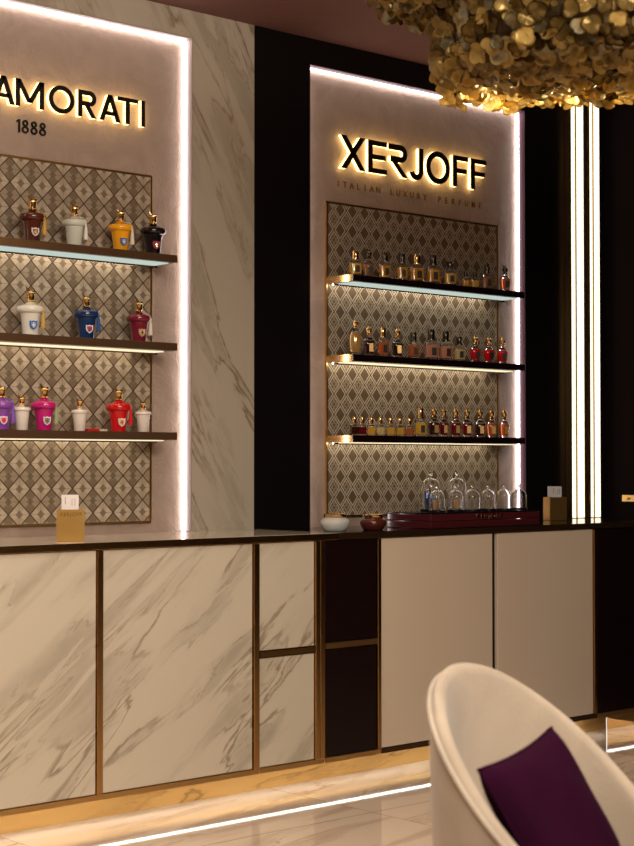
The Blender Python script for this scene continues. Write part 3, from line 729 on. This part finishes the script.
# ---------------- chandelier of gilt petals ----------------
def petal_bm():
    bm = B(); n = 24; rings = []
    c = bm.verts.new((0, 0, -.003))
    for k, f in enumerate((.35, .7, 1.0)):
        ring = []
        for i in range(n):
            a = 2*math.pi*i/n; rr = (.0275*(.72+.28*abs(math.cos(1.5*a))**.6))*f
            zz = -.003+.005*f*f + .004*f*math.sin(3*a+.6)
            ring.append(bm.verts.new((rr*math.cos(a), rr*math.sin(a), zz)))
        rings.append(ring)
    for i in range(n):
        j = (i+1) % n; bm.faces.new((c, rings[0][i], rings[0][j]))
        for a, b in zip(rings, rings[1:]): bm.faces.new((a[i], b[i], b[j], a[j]))
    g = bmesh.ops.solidify(bm, geom=list(bm.faces), thickness=.0012)
    return bm
def petal_mat(nm, c1, c2, met=.55, rough=.28):
    m, nt, b = newmat(nm); g = G(nt)
    n = g.noise(g.pos(), 26, 4, .6); n2 = g.noise(g.pos(), 8, 2)
    nt.links.new(g.mix(g.ramp(g.m('ADD', g.m('MULTIPLY', n, .5), g.m('MULTIPLY', n2, .5)), .38, .62), c1, c2), b.inputs['Base Color'])
    b.inputs['Roughness'].default_value = rough; b.inputs['Metallic'].default_value = met
    g.bump(n, .3, .002, b)
    return m
PM = [petal_mat('gilt_petal', (.44, .29, .07), (.60, .43, .14), .3, .25), petal_mat('bronze_petal', (.20, .125, .03), (.36, .24, .07), .3, .25), petal_mat('pearl_petal', (.52, .48, .32), (.42, .33, .15), .3, .2)]
CHZ = 2.39
CHX = .747*.90+.665*4.62; CHY = -.665*.90+.747*4.62
ch = thing('petal_chandelier', 'large two-tier ceiling light covered in gilt petals at the top right', 'chandelier', (CHX, CHY, CHZ))
rg = random.Random(11)
spots = []
def add_ring_surface(Rr, zb, ztop, inner=0, ox=0, oy=0):
    r = inner
    while r <= Rr+.001:
        n = max(1, int(2*math.pi*r/.038))
        for i in range(n):
            a = 2*math.pi*(i+rg.random()*.6)/n; rj = r+rg.uniform(-.012, .012)
            edge = max(0, (r/Rr-.8)/.2)
            spots.append((ox+rj*math.cos(a), oy+rj*math.sin(a), zb+rg.uniform(-.018, .018)+.008*edge*edge, a, .15+.5*edge))
        r += .033
    z = zb+.045
    while z < ztop:
        n = int(2*math.pi*Rr/.040)
        for i in range(n):
            a = 2*math.pi*(i+rg.random()*.7)/n; rr = Rr+rg.uniform(-.01, .02)
            spots.append((ox+rr*math.cos(a), oy+rr*math.sin(a), z+rg.uniform(-.012, .012), a, 1.0))
        z += .034
LX, LY = .747*.627+.665*5.0-CHX, -.665*.627+.747*5.0-CHY
add_ring_surface(.48, .0, .25)
add_ring_surface(.25, .012, .25, 0, LX, LY)
add_ring_surface(.80, .25, .42, .50)
pm = petal_bm(); pme = []
for k in range(3):
    me = bpy.data.meshes.new('petal'); pm.to_mesh(me); me.materials.append(PM[k]); 
    for p in me.polygons: p.use_smooth = True
    pme.append(me)
pm.free()
def petal_mx(s):
    x, y, z, a, side = s
    outv = Vector((math.cos(a), math.sin(a), 0))
    jit = Vector((rg.gauss(0, .52)-.2, rg.gauss(0, .52)-.3, rg.gauss(0, .2)))
    nrm = (outv*side*1.3+Vector((0, 0, -1))*(1.0-side*.5)+jit).normalized()
    q = nrm.to_track_quat('Z', 'Y')
    return Matrix.Translation((x, y, z)) @ q.to_matrix().to_4x4() @ Matrix.Rotation(rg.uniform(0, 6.28), 4, 'Z') @ Matrix.Scale(rg.uniform(.9, 1.25), 4)
base = Vector((CHX, CHY, CHZ)); camp = Vector((0, 0, H))
def vis(s):
    p = base+Vector(s[:3])-camp; lat = p.x*SB-p.y*CB; z = p.x*CB+p.y*SB
    u = 317+F*lat/z; v = 463-F*p.z/z
    return (z, u, v)
info = [(s, vis(s)) for s in spots]
near = sorted([q for q in info if -10 < q[1][1] < 640 and -10 < q[1][2] < 125], key=lambda q: (q[0][4] < .3, q[0][2], q[1][0]))
# the hundred petals that face the camera at the lower rim and underside
front = sorted([q for q in info if -5 < q[1][1] < 634 and 0 < q[1][2] and q[0][2] < .1], key=lambda q: q[1][0])[:60]
rim = sorted([q for q in info if 0 < q[1][1] < 634 and 0 < q[1][2] < 125 and q not in front], key=lambda q: -q[0][4])[:40]
chosen = {id(q[0]) for q in front+rim}
rest = B()
for s, _ in info:
    k = rg.choices((0, 1, 2), (5, 5, 2))[0]; mx = petal_mx(s)
    if id(s) in chosen:
        o = bpy.data.objects.new('petal', pme[k]); COL.objects.link(o); o.parent = ch; o.matrix_local = mx
    else:
        n0 = len(rest.verts); f0 = len(rest.faces); rest.from_mesh(pme[k]); rest.verts.ensure_lookup_table(); rest.faces.ensure_lookup_table()
        for v in rest.verts[n0:]: v.co = mx @ v.co
        for f in rest.faces[f0:]: f.material_index = k; f.smooth = True
me = bpy.data.meshes.new('petal_mass'); rest.to_mesh(me); rest.free()
for k in PM: me.materials.append(k)
o = bpy.data.objects.new('petal_mass', me); COL.objects.link(o); o.parent = ch; o['kind'] = 'stuff'
bm = B(); lathe(bm, [(.44, .04), (.44, .28)], 48); lathe(bm, [(.21, .05), (.21, .285)], 32, (LX, LY, 0)); lathe(bm, [(.73, .31), (.73, .42)], 48); obj('core_drum', bm, P('core', (.12, .07, .03), .6, .3), ch)
bm = B(); lathe(bm, [(.2, .425), (.2, ZC-CHZ-.02), (.24, ZC-CHZ-.02), (.24, ZC-CHZ-.001)], 32); obj('ceiling_mount', bm, M['brass_soft'], ch)
def spot(name, loc, power, col, size=.03):
    l = bpy.data.lights.new(name, 'POINT'); l.energy = power; l.color = col; l.shadow_soft_size = size
    o = bpy.data.objects.new(name, l); COL.objects.link(o); o.location = loc; o.parent = ch; return o
# unseen point lights added under the petals to brighten them
lz = 4.98
for lat_, z_, dz, pw in ((.52, 5.05, -.055, 1.3), (.62, 5.10, -.06, 1.9), (.76, 5.06, -.06, 1.7), (.95, 5.03, -.05, .5)):
    X = .747*lat_+.665*z_; Y = -.665*lat_+.747*z_
    spot('petal_fill_light', (X-CHX, Y-CHY, dz), pw, (1, .7, .32), .012)

# ---------------- foreground armchair with cushion ----------------
AX, AY = 2.33, 1.93
arm = thing('tub_armchair', 'cream upholstered tub armchair in the blurred foreground', 'armchair', (AX, AY, FL), R(9.3))
FA = fabric('cream_velvet', (.60, .49, .37), 160); FP = fabric('piping_velvet', (.66, .56, .44), 160)
def hgt(ph): return .41+(.872-.41)*(1-((1-math.cos(ph))/2)**1.0)
def shell(ph, rad, z):
    # ph = 0 at the back (+Y); open towards -Y
    return Vector((rad*math.sin(ph), rad*math.cos(ph), z))
NP = 64; PH = 2.35
bm = B(); outer, inner, topo, topi = [], [], [], []
NZ = 12; grid = []
RT = .250
for i in range(NP+1):
    ph = -PH+2*PH*i/NP; h = hgt(ph); col = []
    th = .030
    for k in range(NZ+1):          # outer face from the bottom to the rim
        f = k/NZ; z = .10+(h-.02-.10)*f; rad = .205+(RT-.205)*min(1, f*1.3)**.7
        col.append(shell(ph, rad, z))
    for a in (35, 70, 110, 145):    # rounded rim
        col.append(shell(ph, RT-th/2+th/2*math.cos(R(a)), h-.02+.02*math.sin(R(a))))
    for k in range(NZ+1):          # inner face down to the seat
        f = 1-k/NZ; z = .36+(h-.02-.36)*f; rad = .190+(RT-th-.190)*f**.8
        col.append(shell(ph, rad, min(z, h-.02)))
    grid.append([bm.verts.new(v) for v in col])
for a, b in zip(grid, grid[1:]):
    for k in range(len(a)-1): bm.faces.new((a[k], b[k], b[k+1], a[k+1]))
    bm.faces.new((a[-1], b[-1], b[0], a[0]))
bm.faces.new(grid[0]); bm.faces.new(grid[-1][::-1])
obj('shell', bm, FA, arm, True)
bm = B(); tube(bm, [shell(-PH+2*PH*i/NP, RT+.001, hgt(-PH+2*PH*i/NP)-.016) for i in range(NP+1)], .0048, 8); obj('piping', bm, FP, arm, True, label='raised welt along the rim')
bm = B(); lathe(bm, [(.17, .20), (.185, .22), (.187, .36), (.175, .385), (.12, .395), (0, .398)], 40); obj('seat', bm, FA, arm, True)
for sx in (-1, 1):
    for sy in (-1, 1):
        bm = B(); tube(bm, [(sx*.13, sy*.13, .215), (sx*.15, sy*.15, 0.0)], [.016, .010], 12); obj('leg', bm, M['brass_soft'], arm, True)
# seam on the inside of the back
bm = B(); pts = []
# cushion
def cushion(name, W, T, parent_loc, rot, m):
    t = thing(name, 'dark purple velvet cushion leaning inside the cream tub armchair', 'cushion', parent_loc); t.rotation_euler = rot
    bm = B(); n = 20; gridf = {}
    for sgn in (1, -1):
        for i in range(n+1):
            for j in range(n+1):
                a, b = -1+2*i/n, -1+2*j/n
                edge = (1-abs(a)**2.6)*(1-abs(b)**2.6)
                pin = 1-.07*(1-a*a)*(abs(b)**3); pin2 = 1-.07*(1-b*b)*(abs(a)**3)
                gridf[sgn, i, j] = bm.verts.new((a*W/2*pin2, b*W/2*pin, sgn*T/2*max(edge, 0)**.42+.006*math.sin(5*a+3*b)*edge))
    for sgn in (1, -1):
        for i in range(n):
            for j in range(n):
                q = [gridf[sgn, i, j], gridf[sgn, i+1, j], gridf[sgn, i+1, j+1], gridf[sgn, i, j+1]]
                bm.faces.new(q if sgn > 0 else q[::-1])
    bmesh.ops.remove_doubles(bm, verts=bm.verts, dist=.0006)
    obj('cover', bm, m, t, True)
    bm = B(); E = []
    for k in range(81):
        q = k/80*4; s_ = int(q) % 4; f = -1+2*(q-int(q))
        a, b = ((f, -1), (1, f), (-f, 1), (-1, -f))[s_]
        pin = 1-.07*(1-a*a)*(abs(b)**3); pin2 = 1-.07*(1-b*b)*(abs(a)**3); E.append((a*W/2*pin2, b*W/2*pin, 0))
    tube(bm, E, .003, 6); obj('piping', bm, m, t, True)
    return t
CU = fabric('purple_velvet', (.030, .003, .018), 120, .9, 0, .003)
CU.node_tree.nodes['Principled BSDF'].inputs['IOR'].default_value = 1.15
cushion('cushion', .303, .10, (2.311, 1.940, .583), (R(61.6), R(-6.5), R(14.8)), CU)

# ---------------- mirrored low block at the right edge ----------------
Z_ = 7.08; la = (605-317)/F*Z_; px, py = CB*Z_+SB*la, SB*Z_-CB*la
t = thing('low_screen', 'low mirror-polished screen with a gleam on its end edge standing on the floor at right', 'screen', (px, py, FL))
bm = B(); box(bm, 0, .012, -.7, -.0035, .0005, .150, .001, 1); obj('panel', bm, M['mirror'], t)
bm = B(); box(bm, -.001, .012, -.003, 0, .0005, .150); obj('edge_gleam', bm, emit('glowing_gleam', (1, .93, .82), .9), t, label='white gleam on the end edge')  # gleam on the screen's end, put in as a glowing sliver
